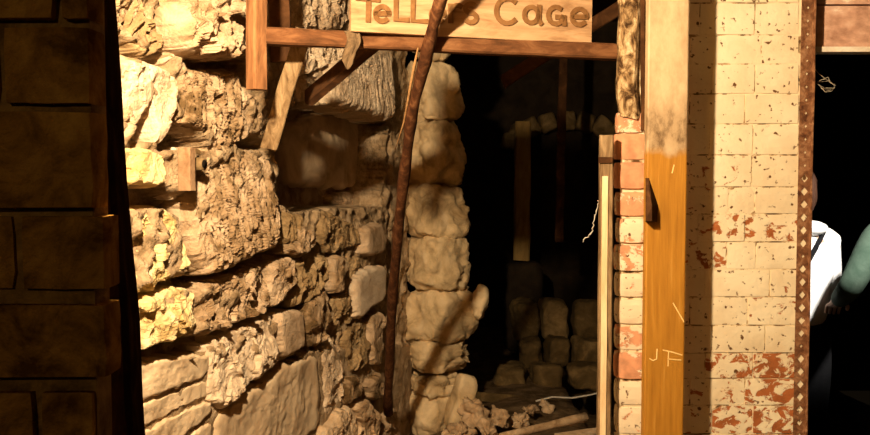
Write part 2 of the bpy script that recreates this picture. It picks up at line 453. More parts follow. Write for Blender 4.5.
def timber(name, p0, p1, wid, thk, mat, parent=None, side=None, seg=14, wob=0.002, chamfer=0.12, taper=1.0, base=False, ragged=0.0):
    """sawn timber from p0 to p1; side = direction of its width"""
    SEED[0] += 1
    seed = SEED[0] * 1.9
    p0, p1 = Vector(p0), Vector(p1)
    ax = (p1 - p0).normalized()
    sd = Vector(side if side else (1, 0, 0))
    sd = (sd - ax * sd.dot(ax)).normalized()
    tn = ax.cross(sd)
    c = chamfer * min(wid, thk)
    a, b = wid / 2, thk / 2
    prof = [(-a + c, -b), (a - c, -b), (a, -b + c), (a, b - c), (a - c, b), (-a + c, b), (-a, b - c), (-a, -b + c)]
    verts, faces = [], []
    for i in range(seg + 1):
        t = i / seg
        o = p0.lerp(p1, t)
        sc_ = 1 + (taper - 1) * t
        for k, (x, y) in enumerate(prof):
            q = o + sd * x * sc_ + tn * y * sc_
            q += Vector((noise.noise(q * 9 + Vector((seed, 0, 0))), noise.noise(q * 9 + Vector((0, seed, 0))), noise.noise(q * 9 + Vector((0, 0, seed))))) * wob
            if ragged and i in (0, seg):
                q += ax * ragged * noise.noise(q * 70 + Vector((seed, seed, 0)))
            verts.append(q)
    m = len(prof)
    for i in range(seg):
        for k in range(m):
            faces.append((i * m + k, i * m + (k + 1) % m, (i + 1) * m + (k + 1) % m, (i + 1) * m + k))
    faces.append(tuple(reversed(range(m))))
    faces.append(tuple(seg * m + k for k in range(m)))
    return place(name, verts, faces, M[mat], parent, base=base)

def tube(name, pts, rad, mat, parent=None, sides=7, base=False, rads=None, relief=0.0, closed=True):
    pts = [Vector(p) for p in pts]
    verts, faces = [], []
    up = Vector((0.31, 0.2, 0.93))
    for i, p in enumerate(pts):
        a = pts[max(0, i - 1)]; b = pts[min(len(pts) - 1, i + 1)]
        ax = (b - a).normalized()
        u = ax.cross(up)
        if u.length < 1e-4: u = ax.cross(Vector((1, 0, 0)))
        u.normalize(); v = ax.cross(u)
        r = rads[i] if rads else rad
        for k in range(sides):
            an = 2 * math.pi * k / sides
            q = p + (u * math.cos(an) + v * math.sin(an)) * r
            if relief: q += (q - p).normalized() * relief * noise.noise(q * 45)
            verts.append(q)
    for i in range(len(pts) - 1):
        for k in range(sides):
            faces.append((i * sides + k, i * sides + (k + 1) % sides, (i + 1) * sides + (k + 1) % sides, (i + 1) * sides + k))
    faces.append(tuple(reversed(range(sides))))
    faces.append(tuple((len(pts) - 1) * sides + k for k in range(sides)))
    return place(name, verts, faces, M[mat], parent, smooth=True, base=base)

def box(name, lo, hi, mat, parent=None, base=False):
    x0, y0, z0 = lo; x1, y1, z1 = hi
    v = [Vector(p) for p in ((x0, y0, z0), (x1, y0, z0), (x1, y1, z0), (x0, y1, z0), (x0, y0, z1), (x1, y0, z1), (x1, y1, z1), (x0, y1, z1))]
    f = [(0, 3, 2, 1), (4, 5, 6, 7), (0, 1, 5, 4), (1, 2, 6, 5), (2, 3, 7, 6), (3, 0, 4, 7)]
    return place(name, v, f, M[mat], parent, base=base)

# brick meshes shared by all bricks of a kind: unit block with worn edges
def brick_mesh(name, seed, wear=0.05, rough=0.02):
    bm = bmesh.new()
    bmesh.ops.create_cube(bm, size=1.0)
    bmesh.ops.subdivide_edges(bm, edges=bm.edges[:], cuts=3, use_grid_fill=True)
    for v in bm.verts:
        c = v.co
        on = sum(1 for k in range(3) if abs(abs(c[k]) - 0.5) < 1e-5)
        if on >= 2:
            v.co = c * (1 - wear * (on - 1))
        v.co += Vector((noise.noise(c * 3 + Vector((seed, 0, 0))), noise.noise(c * 3 + Vector((0, seed, 0))), noise.noise(c * 3 + Vector((0, 0, seed))))) * rough
    me = bpy.data.meshes.new(name)
    bm.to_mesh(me); bm.free()
    for p in me.polygons: p.use_smooth = False
    return me

# ================================================================== THE SETTING
SW = Plane((-0.72, 2.2), (0.29, 1.0))          # stone wall that recedes to the right

def grid_surface(name, nu, nv, fn, mat, parent=None, kind='structure'):
    verts = [fn(i / nu, j / nv) for j in range(nv + 1) for i in range(nu + 1)]
    faces = [(j * (nu + 1) + i, j * (nu + 1) + i + 1, (j + 1) * (nu + 1) + i + 1, (j + 1) * (nu + 1) + i) for j in range(nv) for i in range(nu)]
    o = link(name, mesh(name, verts, faces), M[mat], parent, smooth=True)
    if parent is None: o['kind'] = kind
    return o

def floor_z(x, y):
    t = min(1, max(0, (y - 2.7) / 0.9))
    rise = 0.40 * t * t * (3 - 2 * t) if x < 0.95 else 0.0
    if 0.75 < x < 0.95: rise = 0.0
    return rise + 0.03 * noise.fractal(Vector((x * 3, y * 3, 0)), 1, 2, 4) * min(1, t + 0.15)

floor = grid_surface('floor', 110, 150, lambda u, v: Vector((-2.2 + 5.2 * u, -2.5 + 10.0 * v, floor_z(-2.2 + 5.2 * u, -2.5 + 10.0 * v))), 'earth')
tag(floor, 'dark uneven earth floor of the cellar', None)
ceil = box('ceiling', (-2.2, -2.5, 2.78), (3.6, 7.5, 2.9), 'wood_dark'); tag(ceil, 'dark timber ceiling above the frame', kind='structure')

# stone wall bed: rough mortar and chips, nearly flush, with crevices, a shadowed recess and a joist pocket
SWR = Plane((-0.72, 2.2), (0.29, 1.0), -0.15)
pk0, pk1 = SW.sz(284, 211, 0.03), SW.sz(328, 193, 0.03)
CREV = [[(92, 310), (140, 297), (195, 281), (240, 266), (280, 250), (322, 248)], [(92, 370), (150, 357), (205, 340), (232, 333), (276, 314), (306, 306)],
        [(213, 412), (250, 390), (285, 366), (308, 350)], [(92, 46), (128, 44), (150, 57), (170, 64)], [(200, 60), (225, 64), (250, 66)], [(150, 112), (142, 140)], [(166, 146), (182, 130), (206, 148)],
        [(92, 196), (135, 196), (170, 196), (186, 206)], [(191, 205), (194, 265)], [(306, 305), (310, 350), (322, 352), (324, 420)], [(350, 255), (354, 290), (336, 300)], [(346, 335), (346, 405)], [(372, 312), (366, 385)],
        [(282, 160), (281, 250)], [(333, 256), (335, 340)], [(243, 75), (246, 140), (276, 146)], [(398, 0), (399, 440)], [(172, 0), (166, 50)], [(188, 0), (190, 60)]]
CREV = [[SW.sz(x, y, 0.05) for x, y in c] for c in CREV]
REC = [SW.sz(x, y, 0.04) for x, y in ((283, 112), (330, 104), (362, 113), (394, 123), (392, 160), (389, 192), (388, 206), (329, 208), (300, 212), (284, 200))]
def seg_dist(p, c):
    best = 9.0
    for (ax, az), (bx, bz) in zip(c, c[1:]):
        dx, dz = bx - ax, bz - az
        t = max(0, min(1, ((p[0] - ax) * dx + (p[1] - az) * dz) / (dx * dx + dz * dz)))
        best = min(best, math.hypot(p[0] - ax - t * dx, p[1] - az - t * dz))
    return best
def inside(p, poly):
    r = False
    for (x0, y0), (x1, y1) in zip(poly, poly[1:] + poly[:1]):
        if (y0 > p[1]) != (y1 > p[1]) and p[0] < (x1 - x0) * (p[1] - y0) / (y1 - y0) + x0: r = not r
    return r
PITS = [[(136, 106), (157, 103), (160, 140), (134, 143)], [(100, 188), (158, 188), (170, 186), (188, 208), (172, 208), (100, 213)], [(167, 147), (177, 130), (198, 132), (213, 150), (196, 148), (186, 150)],
        [(204, 58), (240, 62), (250, 60), (246, 72), (206, 68)], [(150, 354), (206, 336), (213, 340), (212, 354), (160, 364)], [(226, 402), (252, 386), (284, 363), (306, 352), (306, 358), (252, 394)]]
PITS = [[SW.sz(x, y, 0.05) for x, y in c] for c in PITS]
_a, _b = SW.sz(140, 362, 0.04), SW.sz(322, 350, 0.04)
PLZ = (_a[1] - (_b[1] - _a[1]) / (_b[0] - _a[0]) * _a[0], (_b[1] - _a[1]) / (_b[0] - _a[0]))   # below this line the wall is plastered
def bed(u, v):
    s = -1.0 + 3.1 * u
    z = 0.2 + 2.4 * v
    q = Vector((s, z, 4))
    d = min(seg_dist((s, z), c) for c in CREV) + 0.012 * noise.noise(q * 30)
    k = max(0.0, min(1.0, (d - 0.008) / 0.020))
    lo = max(0.0, min(1.0, (s - 0.55) / 0.2))          # the far half of the bed lies deeper between its stones
    h = -0.040 + (0.082 - 0.030 * lo) * k + (0.026 - 0.008 * lo) * noise.fractal(q * 13, 0.7, 2.1, 6) + 0.008 * facets(q, 26)
    if z < PLZ[0] + PLZ[1] * s: h = 0.027 + 0.006 * noise.fractal(q * 13, 0.7, 2.1, 6)
    if any(inside((s, z), c) for c in PITS): h = -0.055 + 0.02 * noise.fractal(q * 13, 0.7, 2.1, 5)
    if inside((s, z), REC):
        h = -0.165 + 0.01 * noise.fractal(q * 9, 1, 2, 4)
        if pk0[0] < s < pk1[0] and pk0[1] < z < pk1[1]: h = -0.42
    return SW.world(s, z, h)
wall_left = grid_surface('wall_left', 380, 280, bed, 'mortar')
tag(wall_left, 'rubble stone cellar wall receding from the left', None)

Y_, B_, P_, S_ = 'stone_yellow', 'stone_brown', 'stone_pale', 'stone'
stones = [
    # outline (photo pixels projected on the wall plane), material, bulge, style, relief, tilt (along, up)
    ([(92, -30), (132, -30), (134, 22), (128, 36), (92, 40)], S_, .06, 'rock', .012, (0, .1)),
    ([(133, -25), (171, -25), (173, 25), (166, 55), (146, 54), (134, 38)], B_, .055, 'crag', .032, (0, 0)),
    ([(172, -25), (191, -25), (193, 30), (190, 63), (168, 64), (167, 52), (174, 26)], S_, .045, 'hacked', .02, (0, 0)),
    ([(190, 4), (206, -22), (238, -22), (244, 30), (249, 52), (240, 61), (205, 56), (197, 50), (190, 34)], S_, .14, 'crag', .026, (0, -.12)),
    ([(92, 58), (124, 58), (150, 61), (155, 80), (156, 100), (147, 112), (140, 132), (92, 138)], P_, .06, 'rock', .008, (0, .1)),
    ([(151, 62), (172, 68), (180, 82), (178, 110), (175, 127), (166, 143), (159, 142), (157, 100)], P_, .07, 'rock', .010, (0, 0)),
    ([(178, 68), (240, 70), (242, 100), (240, 147), (216, 151), (198, 131), (180, 126), (179, 95)], S_, .05, 'hacked', .030, (0, 0)),
    ([(241, 82), (262, 98), (271, 122), (262, 136), (243, 137)], S_, .06, 'rock', .014, (0, -.2)),
    ([(92, 150), (131, 147), (166, 151), (166, 179), (155, 188), (136, 184), (92, 186)], Y_, .075, 'rock', .012, (0, -.1)),
    ([(168, 146), (184, 149), (188, 190), (177, 202), (170, 180)], P_, .03, 'rock', .010, (0, 0)),
    ([(196, 148), (212, 152), (211, 176), (203, 184), (197, 178)], S_, .055, 'rock', .012, (0, 0)),
    ([(92, 214), (135, 212), (172, 207), (186, 214), (190, 226), (192, 246), (196, 266), (166, 285), (148, 291), (92, 300)], Y_, .06, 'rock', .020, (0, -.12)),
    ([(193, 198), (214, 154), (246, 150), (276, 150), (280, 200), (279, 245), (240, 262), (206, 277), (196, 260), (192, 226)], S_, .06, 'hacked', .024, (0, -.16)),
    ([(92, 312), (143, 302), (166, 295), (205, 285), (206, 330), (182, 339), (163, 347), (150, 352), (92, 365)], Y_, .075, 'rock', .016, (0, -.1)),
    ([(206, 285), (240, 274), (262, 268), (272, 274), (275, 312), (250, 321), (231, 330), (214, 336), (206, 331)], S_, .07, 'crag', .022, (0, -.1)),
    ([(213, 345), (226, 335), (262, 322), (279, 314), (281, 340), (283, 362), (251, 385), (228, 408), (217, 408), (213, 395)], P_, .06, 'rock', .013, (0, -.1)),
    ([(279, 313), (303, 309), (306, 330), (305, 349), (284, 360)], S_, .055, 'smooth', .008, (0, 0)),
    ([(92, 374), (147, 362), (200, 354), (212, 356), (212, 375), (150, 398), (92, 415)], 'plaster', 0.038, 'smooth', .014, (0, 0)),
    ([(92, 420), (150, 402), (212, 378), (213, 393), (180, 408), (150, 424), (92, 445)], 'plaster', 0.034, 'smooth', .010, (0, 0)),
    ([(92, 452), (150, 428), (182, 411), (213, 397), (214, 412), (190, 430), (165, 452), (92, 490)], 'plaster', 0.036, 'smooth', .012, (0, 0)),
    ([(215, 414), (252, 389), (286, 365), (318, 352), (322, 385), (322, 425), (300, 448), (215, 478)], 'plaster', 0.040, 'smooth', .016, (0, 0)),
    ([(168, 455), (192, 433), (212, 418), (212, 478), (168, 490)], 'plaster', 0.035, 'smooth', .010, (0, 0)),
    ([(282, 214), (303, 214), (304, 224), (298, 241), (282, 248)], B_, 0.052, 'hacked', .024, (0, 0)),
    ([(303, 222), (322, 233), (320, 247), (305, 256), (288, 254), (290, 247), (300, 240)], S_, 0.072, 'rock', .012, (0, 0)),
    ([(326, 210), (360, 226), (363, 246), (330, 254), (322, 240)], B_, 0.042, 'rock', .012, (0, 0)),
    ([(365, 229), (382, 222), (388, 240), (385, 253), (368, 257)], S_, 0.067, 'smooth', .008, (0, 0)),
    ([(274, 262), (300, 257), (300, 272), (296, 284), (288, 304), (277, 306), (274, 290)], S_, 0.072, 'rock', .012, (0, 0)),
    ([(300, 258), (332, 255), (333, 280), (310, 303), (291, 306), (299, 282)], B_, 0.047, 'crag', .018, (0, 0)),
    ([(308, 306), (332, 286), (336, 318), (327, 345), (311, 346)], S_, 0.062, 'rock', .012, (0, 0)),
    ([(335, 258), (349, 256), (350, 290), (337, 296)], S_, 0.067, 'rock', .010, (0, 0)),
    ([(357, 276), (374, 266), (389, 266), (386, 300), (371, 310), (358, 322), (356, 296)], P_, 0.062, 'smooth', .008, (0, 0)),
    ([(337, 298), (354, 292), (356, 322), (346, 332), (338, 326)], B_, 0.042, 'rock', .014, (0, 0)),
    ([(325, 350), (335, 338), (343, 346), (345, 375), (342, 405), (329, 420), (325, 386)], P_, .045, 'rock', .010, (0, 0)),
    ([(348, 334), (370, 315), (372, 350), (363, 372), (349, 374)], B_, 0.047, 'rock', .014, (0, 0)),
    ([(373, 316), (385, 310), (384, 366), (374, 368)], S_, 0.062, 'rock', .006, (0, 0)),
    ([(349, 379), (362, 374), (363, 396), (351, 404)], S_, 0.072, 'rock', .008, (0, 0)),
    ([(368, 384), (384, 372), (386, 396), (374, 402)], S_, 0.072, 'rock', .008, (0, 0)),
    ([(326, 432), (346, 408), (356, 404), (366, 430), (350, 462), (326, 470)], 'debris', 0.072, 'rock', .010, (0, 0)),
    ([(358, 404), (372, 398), (384, 414), (380, 440), (352, 466), (367, 430)], 'debris', 0.082, 'rock', .010, (0, 0)),
    ([(386, 414), (398, 406), (402, 440), (384, 466), (382, 440)], S_, 0.062, 'rock', .008, (0, 0)),
    ([(336, 62), (364, 50), (397, 46), (397, 92), (394, 121), (362, 112), (331, 104), (330, 84)], P_, .075, 'hacked', .011, (0, -.1)),
    ([(300, 46), (346, 38), (344, 58), (329, 66), (300, 78)], P_, .05, 'crag', .014, (0, 0)),
    ([(299, 80), (328, 70), (327, 100), (300, 102)], P_, .035, 'rock', .010, (0, 0)),
    ([(284, 126), (330, 110), (360, 116), (392, 126), (390, 165), (387, 186), (330, 188), (286, 184)], 'plaster', .03, 'smooth', .012, (0, 0)),
    ([(334, 194), (360, 191), (388, 189), (387, 206), (364, 208), (336, 206)], S_, .04, 'rock', .012, (0, 0)),
    ([(288, -20), (352, -20), (352, 28), (292, 34)], P_, .05, 'crag', .018, (0, 0)),
    ([(252, 64), (298, 40), (298, 104), (272, 120), (262, 96), (246, 80)], S_, .03, 'rock', .014, (0, 0)),
    ([(352, -20), (398, -20), (398, 42), (356, 44)], S_, .04, 'rock', .012, (0, 0)),
    ([(250, -20), (286, -20), (288, 36), (252, 58)], B_, .03, 'rock', .016, (0, 0)),
    # small fillers between the large stones
    ([(191, 180), (208, 186), (212, 156), (216, 158), (196, 194)], S_, .02, 'rock', .008, (0, 0)),
    ([(350, 256), (366, 258), (356, 274), (351, 288)], B_, .03, 'rock', .010, (0, 0)),
    ([(286, 352), (308, 348), (322, 350), (300, 358)], B_, .02, 'rock', .008, (0, 0)),
    ([(311, 348), (324, 348), (322, 372), (318, 350)], B_, .025, 'rock', .008, (0, 0)),
]
RECESSED = [p[0] for p in stones if p[0][0] in ((284, 126), (334, 194))]
for poly, mat, h, style, amp, tilt in stones:
    wall_stone(poly, SWR if poly in RECESSED else SW, wall_left, mat, h, style, amp, tilt, flat=(20.0 if mat == 'plaster' else 13.0))

# ---- stone quoin pillar at the far end of the stone wall
PY = 4.08
pill = empty('stone_pillar', (P(437, 420, PY).x, PY + 0.16, 0.30))
tag(pill, 'pillar of stacked rounded pale quoin stones beside the dark opening', 'pillar')
courses = [(-12, 58, 408, 462), (58, 120, 404, 464), (118, 184, 399, 471), (182, 240, 397, 473), (238, 294, 397, 479), (292, 347, 397, 478), (345, 380, 397, 474), (378, 402, 396, 470), (400, 446, 394, 472)]
for i, (y0, y1, x0, x1) in enumerate(courses):
    a, b = P(x0, y0, PY), P(x1, y1, PY)
    wd = b.x - a.x
    c = Vector(((a.x + b.x) / 2, PY + 0.17, (a.z + b.z) / 2))
    boulder('quoin_stone', c - pill.location, (wd * 0.86, wd * 0.80, (a.z - b.z) * 1.13), (0, 0, R([32, 36, 30, 38, 33, 40, 34, 30, 36][i])), sup=4.2, amp=0.024, fr=7.0, res=26,
            mat='stone_pillar', parent=pill, chip=0.2, facet=1.0)
c = P(481, 307, PY) + Vector((0, 0.14, 0))
boulder('quoin_chip', c - pill.location, (0.075, 0.16, 0.17), (0, R(12), 0), sup=3, amp=0.02, fr=12, res=10, mat='stone_pillar', parent=pill)
# wedge slab that leans on the pillar foot
c = P(461, 402, PY) + Vector((0, 0.0, 0))
boulder('leaning_slab', c - pill.location, (0.10, 0.10, 0.26), (R(4), R(14), R(20)), sup=6, amp=0.012, fr=10, res=10, mat='stone_pillar', parent=pill)

# ---- painted brick pier between the two openings
BY = 2.5
jx0, jx1 = P(615, 300, BY).x, P(799, 300, BY).x
xa, xb, xc, xd = jx0 + 0.012, jx1 + 0.020, jx1 + 0.020, jx0 + 0.10     # splayed jamb
q = [(xa, BY + 0.003), (xb, BY + 0.003), (xc, BY + 0.2), (xd, BY + 0.2)]
wall_right = place('wall_right', [Vector((x, y, z)) for z in (0.0, 2.75) for x, y in q], [(3, 2, 1, 0), (4, 5, 6, 7), (0, 1, 5, 4), (1, 2, 6, 5), (2, 3, 7, 6), (3, 0, 4, 7)], M['joint'])
tag(wall_right, 'brick pier with peeling cream paint behind the timber post', kind='structure')
bmA, bmB = brick_mesh('brick_block_a', 3.1, 0.012, 0.008), brick_mesh('brick_block_b', 8.4, 0.014, 0.010)
bmA.materials.append(M['brick_paint']); bmB.materials.append(M['brick_paint'])
bmC = brick_mesh('brick_block_c', 5.5, 0.06, 0.02); bmC.materials.append(M['brick_bare'])

def put_brick(me, a, b, y0, depth, parent, name='brick', **props):
    """a, b: opposite corners (x,z) of the face; front at y0"""
    o = bpy.data.objects.new(name, me)
    COL.objects.link(o)
    o.parent = parent
    q = parent; off = Vector((0, 0, 0))
    while q is not None: off += q.location; q = q.parent
    o.location = Vector(((a[0] + b[0]) / 2, y0 + depth / 2, (a[1] + b[1]) / 2)) - off
    o.scale = (abs(b[0] - a[0]), depth, abs(b[1] - a[1]))
    for k, v in props.items(): o[k] = v
    return o

jy = [-54, -25, 3, 35, 64, 94, 124, 155, 187, 214, 242, 269.5, 297, 325.5, 353, 378.5, 405.5, 434, 461, 488]
# vertical joints right of the post and how far each brick has peeled
joints = {0: [690, 755], 1: [712, 778], 2: [700, 755], 3: [690, 762], 4: [712, 755], 5: [690, 745], 6: [710, 753], 7: [690, 752], 8: [729, 755], 9: [698, 745],
          10: [727, 756], 11: [705, 770], 12: [690, 748], 13: [712, 765], 14: [705, 753], 15: [690, 745], 16: [712, 753], 17: [690, 750], 18: [705, 760]}
peel = {(6, 1): .02, (7, 1): .05, (8, 0): .06, (9, 1): .10, (9, 2): .12, (10, 0): .12, (12, 2): .06, (11, 2): .03, (14, 1): .16, (14, 2): .20, (15, 1): .08, (15, 2): .18, (16, 0): .06, (16, 1): .17, (16, 2): .17, (17, 1): .15, (17, 2): .2}
for k in range(len(jy) - 1):
    xs = [650] + joints[k] + [799]
    for i in range(len(xs) - 1):
        if xs[i + 1] - xs[i] < 6: continue
        g = 0.55
        a, b = P(xs[i] + g, jy[k] + g, BY), P(xs[i + 1] - g, jy[k + 1] - g, BY)
        put_brick(bmA if (i + k) % 2 else bmB, (a.x, a.z), (b.x, b.z), BY + random.uniform(-.0015, .002), 0.11, wall_right, peel=peel.get((k, i), random.uniform(-.09, -0.03)) - 0.055)
cf = box('corner_fill', (P(797, 300, BY).x, BY - 0.0045, 0.0), (P(807, 300, BY).x, BY + 0.02, 2.75), 'brick_paint', wall_right); cf['peel'] = -0.1
# jamb bricks left of the post
jj = [(112, 133, 618, 643, .16), (133, 160, 616, 648, .26), (162, 189, 616, 648, .32), (192, 216, 617, 648, .16), (218, 243, 618, 648, .08), (245, 271, 616, 648, .10), (273, 297, 617, 648, -.03), (299, 324, 617, 648, -.05),
      (326, 350, 617, 648, .12), (352, 379, 616, 648, .2), (381, 405, 617, 648, -.05), (407, 434, 617, 648, 0.0), (436, 462, 616, 648, .1), (464, 490, 617, 648, 0.0)]
for y0, y1, x0, x1, pl in jj:
    a, b = P(x0, y0, BY), P(x1, y1, BY)
    put_brick(bmC, (a.x, a.z), (b.x, b.z), BY - random.uniform(0.002, .010), 0.06, wall_right, peel=pl)

# ---- near brick wall at the left edge of the frame (about 0.7 m away)
NY = 0.72
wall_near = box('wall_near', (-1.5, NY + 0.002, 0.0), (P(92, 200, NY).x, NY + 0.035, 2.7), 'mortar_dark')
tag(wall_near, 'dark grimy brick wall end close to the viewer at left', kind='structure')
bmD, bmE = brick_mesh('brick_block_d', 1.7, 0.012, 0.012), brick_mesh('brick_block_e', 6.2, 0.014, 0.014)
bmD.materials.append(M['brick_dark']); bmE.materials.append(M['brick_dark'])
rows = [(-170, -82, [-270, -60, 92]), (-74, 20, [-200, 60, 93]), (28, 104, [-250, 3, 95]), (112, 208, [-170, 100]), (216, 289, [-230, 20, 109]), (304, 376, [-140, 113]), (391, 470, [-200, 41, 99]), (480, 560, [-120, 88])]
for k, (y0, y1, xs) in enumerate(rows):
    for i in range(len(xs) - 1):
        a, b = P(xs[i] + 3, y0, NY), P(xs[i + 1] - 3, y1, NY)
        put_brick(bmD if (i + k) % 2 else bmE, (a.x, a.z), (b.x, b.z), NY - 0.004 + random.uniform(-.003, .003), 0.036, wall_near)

# ---- dark timber jamb beside the near wall
jd = Vector((-0.036, -0.02, 0))
jt = timber('timber_jamb', P(165, 700, 0.84) + jd, P(106, -220, 0.84) + jd, 0.07, 0.04, 'wood_dark', side=(1, 0, 0), seg=26, wob=0.003)
tag(jt, 'dark rough upright jamb timber against the near brick wall', 'timber')

# ---- room behind the opening
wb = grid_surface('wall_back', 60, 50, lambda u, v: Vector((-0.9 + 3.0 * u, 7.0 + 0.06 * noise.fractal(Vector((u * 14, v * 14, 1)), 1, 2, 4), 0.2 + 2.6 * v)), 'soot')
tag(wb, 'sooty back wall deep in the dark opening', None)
q = [(0.74, 2.72), (0.80, 2.72), (1.62, 7.0), (1.56, 7.0)]
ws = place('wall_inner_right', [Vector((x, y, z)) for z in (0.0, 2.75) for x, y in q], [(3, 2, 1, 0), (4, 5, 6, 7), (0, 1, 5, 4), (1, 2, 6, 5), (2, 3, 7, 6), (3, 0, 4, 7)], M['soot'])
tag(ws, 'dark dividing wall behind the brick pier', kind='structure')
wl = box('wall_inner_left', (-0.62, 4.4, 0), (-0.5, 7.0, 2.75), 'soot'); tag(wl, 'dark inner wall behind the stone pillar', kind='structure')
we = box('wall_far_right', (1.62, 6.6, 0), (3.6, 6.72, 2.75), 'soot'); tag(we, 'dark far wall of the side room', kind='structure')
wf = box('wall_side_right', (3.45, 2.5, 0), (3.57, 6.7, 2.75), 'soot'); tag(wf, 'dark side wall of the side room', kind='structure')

# arch stones in the black back wall
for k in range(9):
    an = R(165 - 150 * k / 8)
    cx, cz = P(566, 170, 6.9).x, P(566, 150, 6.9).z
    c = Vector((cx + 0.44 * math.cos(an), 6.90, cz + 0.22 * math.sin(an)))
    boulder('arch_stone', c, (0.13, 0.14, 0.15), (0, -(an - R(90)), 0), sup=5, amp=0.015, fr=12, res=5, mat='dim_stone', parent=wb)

# ================================================================== TIMBERS, SIGN AND ROD
# ---- post in front of the brick pier
PX, PW = 0.6075, 0.106
post = box('timber_post', (PX - PW / 2, 2.36, 0.0), (PX + PW / 2, 2.395, 2.77), 'post', base=True)
tag(post, 'square timber post, bare pale wood above and ochre varnish below', 'post')
bv = post.modifiers.new('worn_edges', 'BEVEL'); bv.width = 0.004; bv.segments = 2

def ribbon(name, pts, wid, plane, mat, parent, off=0.001, thick=0.0008):
    """flat painted or scratched stroke on a plane, given by photo pixels"""
    q = [plane.sz(x, y) for x, y in pts]
    verts, faces = [], []
    for h in (off, off - thick):
        for i, p in enumerate(q):
            a, b = q[max(0, i - 1)], q[min(len(q) - 1, i + 1)]
            dx, dz = b[0] - a[0], b[1] - a[1]
            l = math.hypot(dx, dz) or 1
            nx, nz = -dz / l * wid / 2, dx / l * wid / 2
            ex = ez = 0.0
            if i == 0: ex, ez = -dx / l * wid / 4, -dz / l * wid / 4
            if i == len(q) - 1: ex, ez = dx / l * wid / 4, dz / l * wid / 4
            verts.append(plane.world(p[0] + nx + ex, p[1] + nz + ez, h))
            verts.append(plane.world(p[0] - nx + ex, p[1] - nz + ez, h))
    m = len(q)
    for i in range(m - 1):
        a = 2 * i
        faces.append((a, a + 1, a + 3, a + 2))
        b = 2 * m + a
        faces.append((b, b + 2, b + 3, b + 1))
        faces.append((a, a + 2, b + 2, b)); faces.append((a + 1, b + 1, b + 3, a + 3))
    e = 2 * (m - 1)
    faces.append((0, 2 * m, 2 * m + 1, 1)); faces.append((e, e + 1, 2 * m + e + 1, 2 * m + e))
    return place(name, verts, faces, M[mat], parent)

PP = Plane((0, 2.36), (1, 0))
for st in ([(657, 349), (656.5, 359), (653, 360.5), (649.5, 358.5)], [(663, 350), (672, 352), (682, 355)], [(668.5, 352), (668, 366)], [(668.5, 359), (681, 360)],
           [(673, 303), (684, 322)], [(674, 165), (672, 173)]):
    ribbon('scratch', st, 0.003 if len(st) < 3 or st[0][1] > 340 else 0.0016, PP, 'scratch', post, off=0.0010)

# wedge of wood nailed to the post
wv = [P(645.5, 178, 2.36), P(649, 178, 2.36), P(658, 205, 2.36), P(657, 222, 2.36), P(645.5, 222, 2.36),
      P(645.5, 186, 2.345), P(648, 186, 2.345), P(652, 206, 2.318), P(652, 221, 2.318), P(645.5, 221, 2.318)]
wf_ = [(5, 9, 8, 7, 6), (0, 4, 9, 5), (0, 5, 6, 1), (1, 6, 7, 2), (2, 7, 8, 3), (3, 8, 9, 4)]
place('wedge', wv, wf_, M['wood_soot'], post)['label'] = 'dark wooden wedge on the post edge'

# ---- upright plank at the jamb of the opening
pk = timber('upright_plank', (P(605.5, 300, 2.45).x, 2.46, 0.40 * 0), (P(605.5, 300, 2.45).x, 2.46, P(605, 135, 2.45).z), 0.036, 0.028, 'wood_grey', seg=30, wob=0.0015, base=True, ragged=0.004)
tag(pk, 'narrow upright plank with a bleached centre strip at the brick jamb', 'plank')
def pz(py): return P(605, py, 2.445).z
timber('bleached_strip', (P(604, 300, 2.445).x, 2.444, 0.3), (P(604, 300, 2.445).x, 2.444, pz(176)), 0.016, 0.005, 'wood_strip', pk, seg=20, wob=0.001)
timber('batten', (P(605.5, 160, 2.445).x, 2.443, pz(163)), (P(605.5, 160, 2.445).x, 2.443, pz(157)), 0.038, 0.006, 'wood_soot', pk, seg=2, wob=0.0005)

# ---- rotten jamb timber above the jamb bricks, and a dark sliver beside it
rj = timber('rotten_timber', P(628, 117, 2.50), P(629, -60, 2.50), 0.050, 0.04, 'rotten', seg=50, wob=0.012, chamfer=0.25, ragged=0.012)
tag(rj, 'pale rotten timber above the jamb bricks, left of the post', 'timber')
ds = timber('wood_sliver', P(643, 131, 2.478), P(642.5, -60, 2.478), 0.010, 0.016, 'wood_soot', seg=24, wob=0.003, ragged=0.006)
tag(ds, 'thin dark wood sliver hanging between rotten timber and post', 'wood strip')

# ---- header beam, upright and diagonal pieces
beam = timber('header_beam', P(250, 35.5, 2.32), P(619, 52.5, 2.53), 0.042, 0.05, 'wood_orange', side=(0, 0, 1), seg=30, wob=0.003)
tag(beam, 'reddish horizontal board that carries the lettered sign', 'beam')
up = timber('upright_stud', P(257, 90, 2.31), P(256, -60, 2.31), 0.042, 0.045, 'wood_orange_up', side=(math.cos(R(42)), math.sin(R(42)), 0), seg=16, wob=0.002)
tag(up, 'short reddish upright stud at the left end of the beam', 'stud')
bA = timber('hanging_board', P(268.5, 148, 2.52), P(304, 30, 2.44), 0.046, 0.022, 'wood_grey', side=(1, 0, 0.2), seg=14, wob=0.003, ragged=0.008)
tag(bA, 'weathered board end hanging aslant below the beam', 'board')
bB = timber('diagonal_brace', P(309, 98, 2.70), P(384, 34, 2.46), 0.05, 0.03, 'wood_soot', side=(0.4, 0, 1), seg=12, wob=0.002)
tag(bB, 'dark sooty diagonal brace running up to the beam', 'brace')
bC = timber('back_board', P(281, 62, 2.62), P(277, -60, 2.62), 0.06, 0.02, 'wood_soot', seg=12, wob=0.002)
tag(bC, 'dark board behind the stud and beam', 'board')

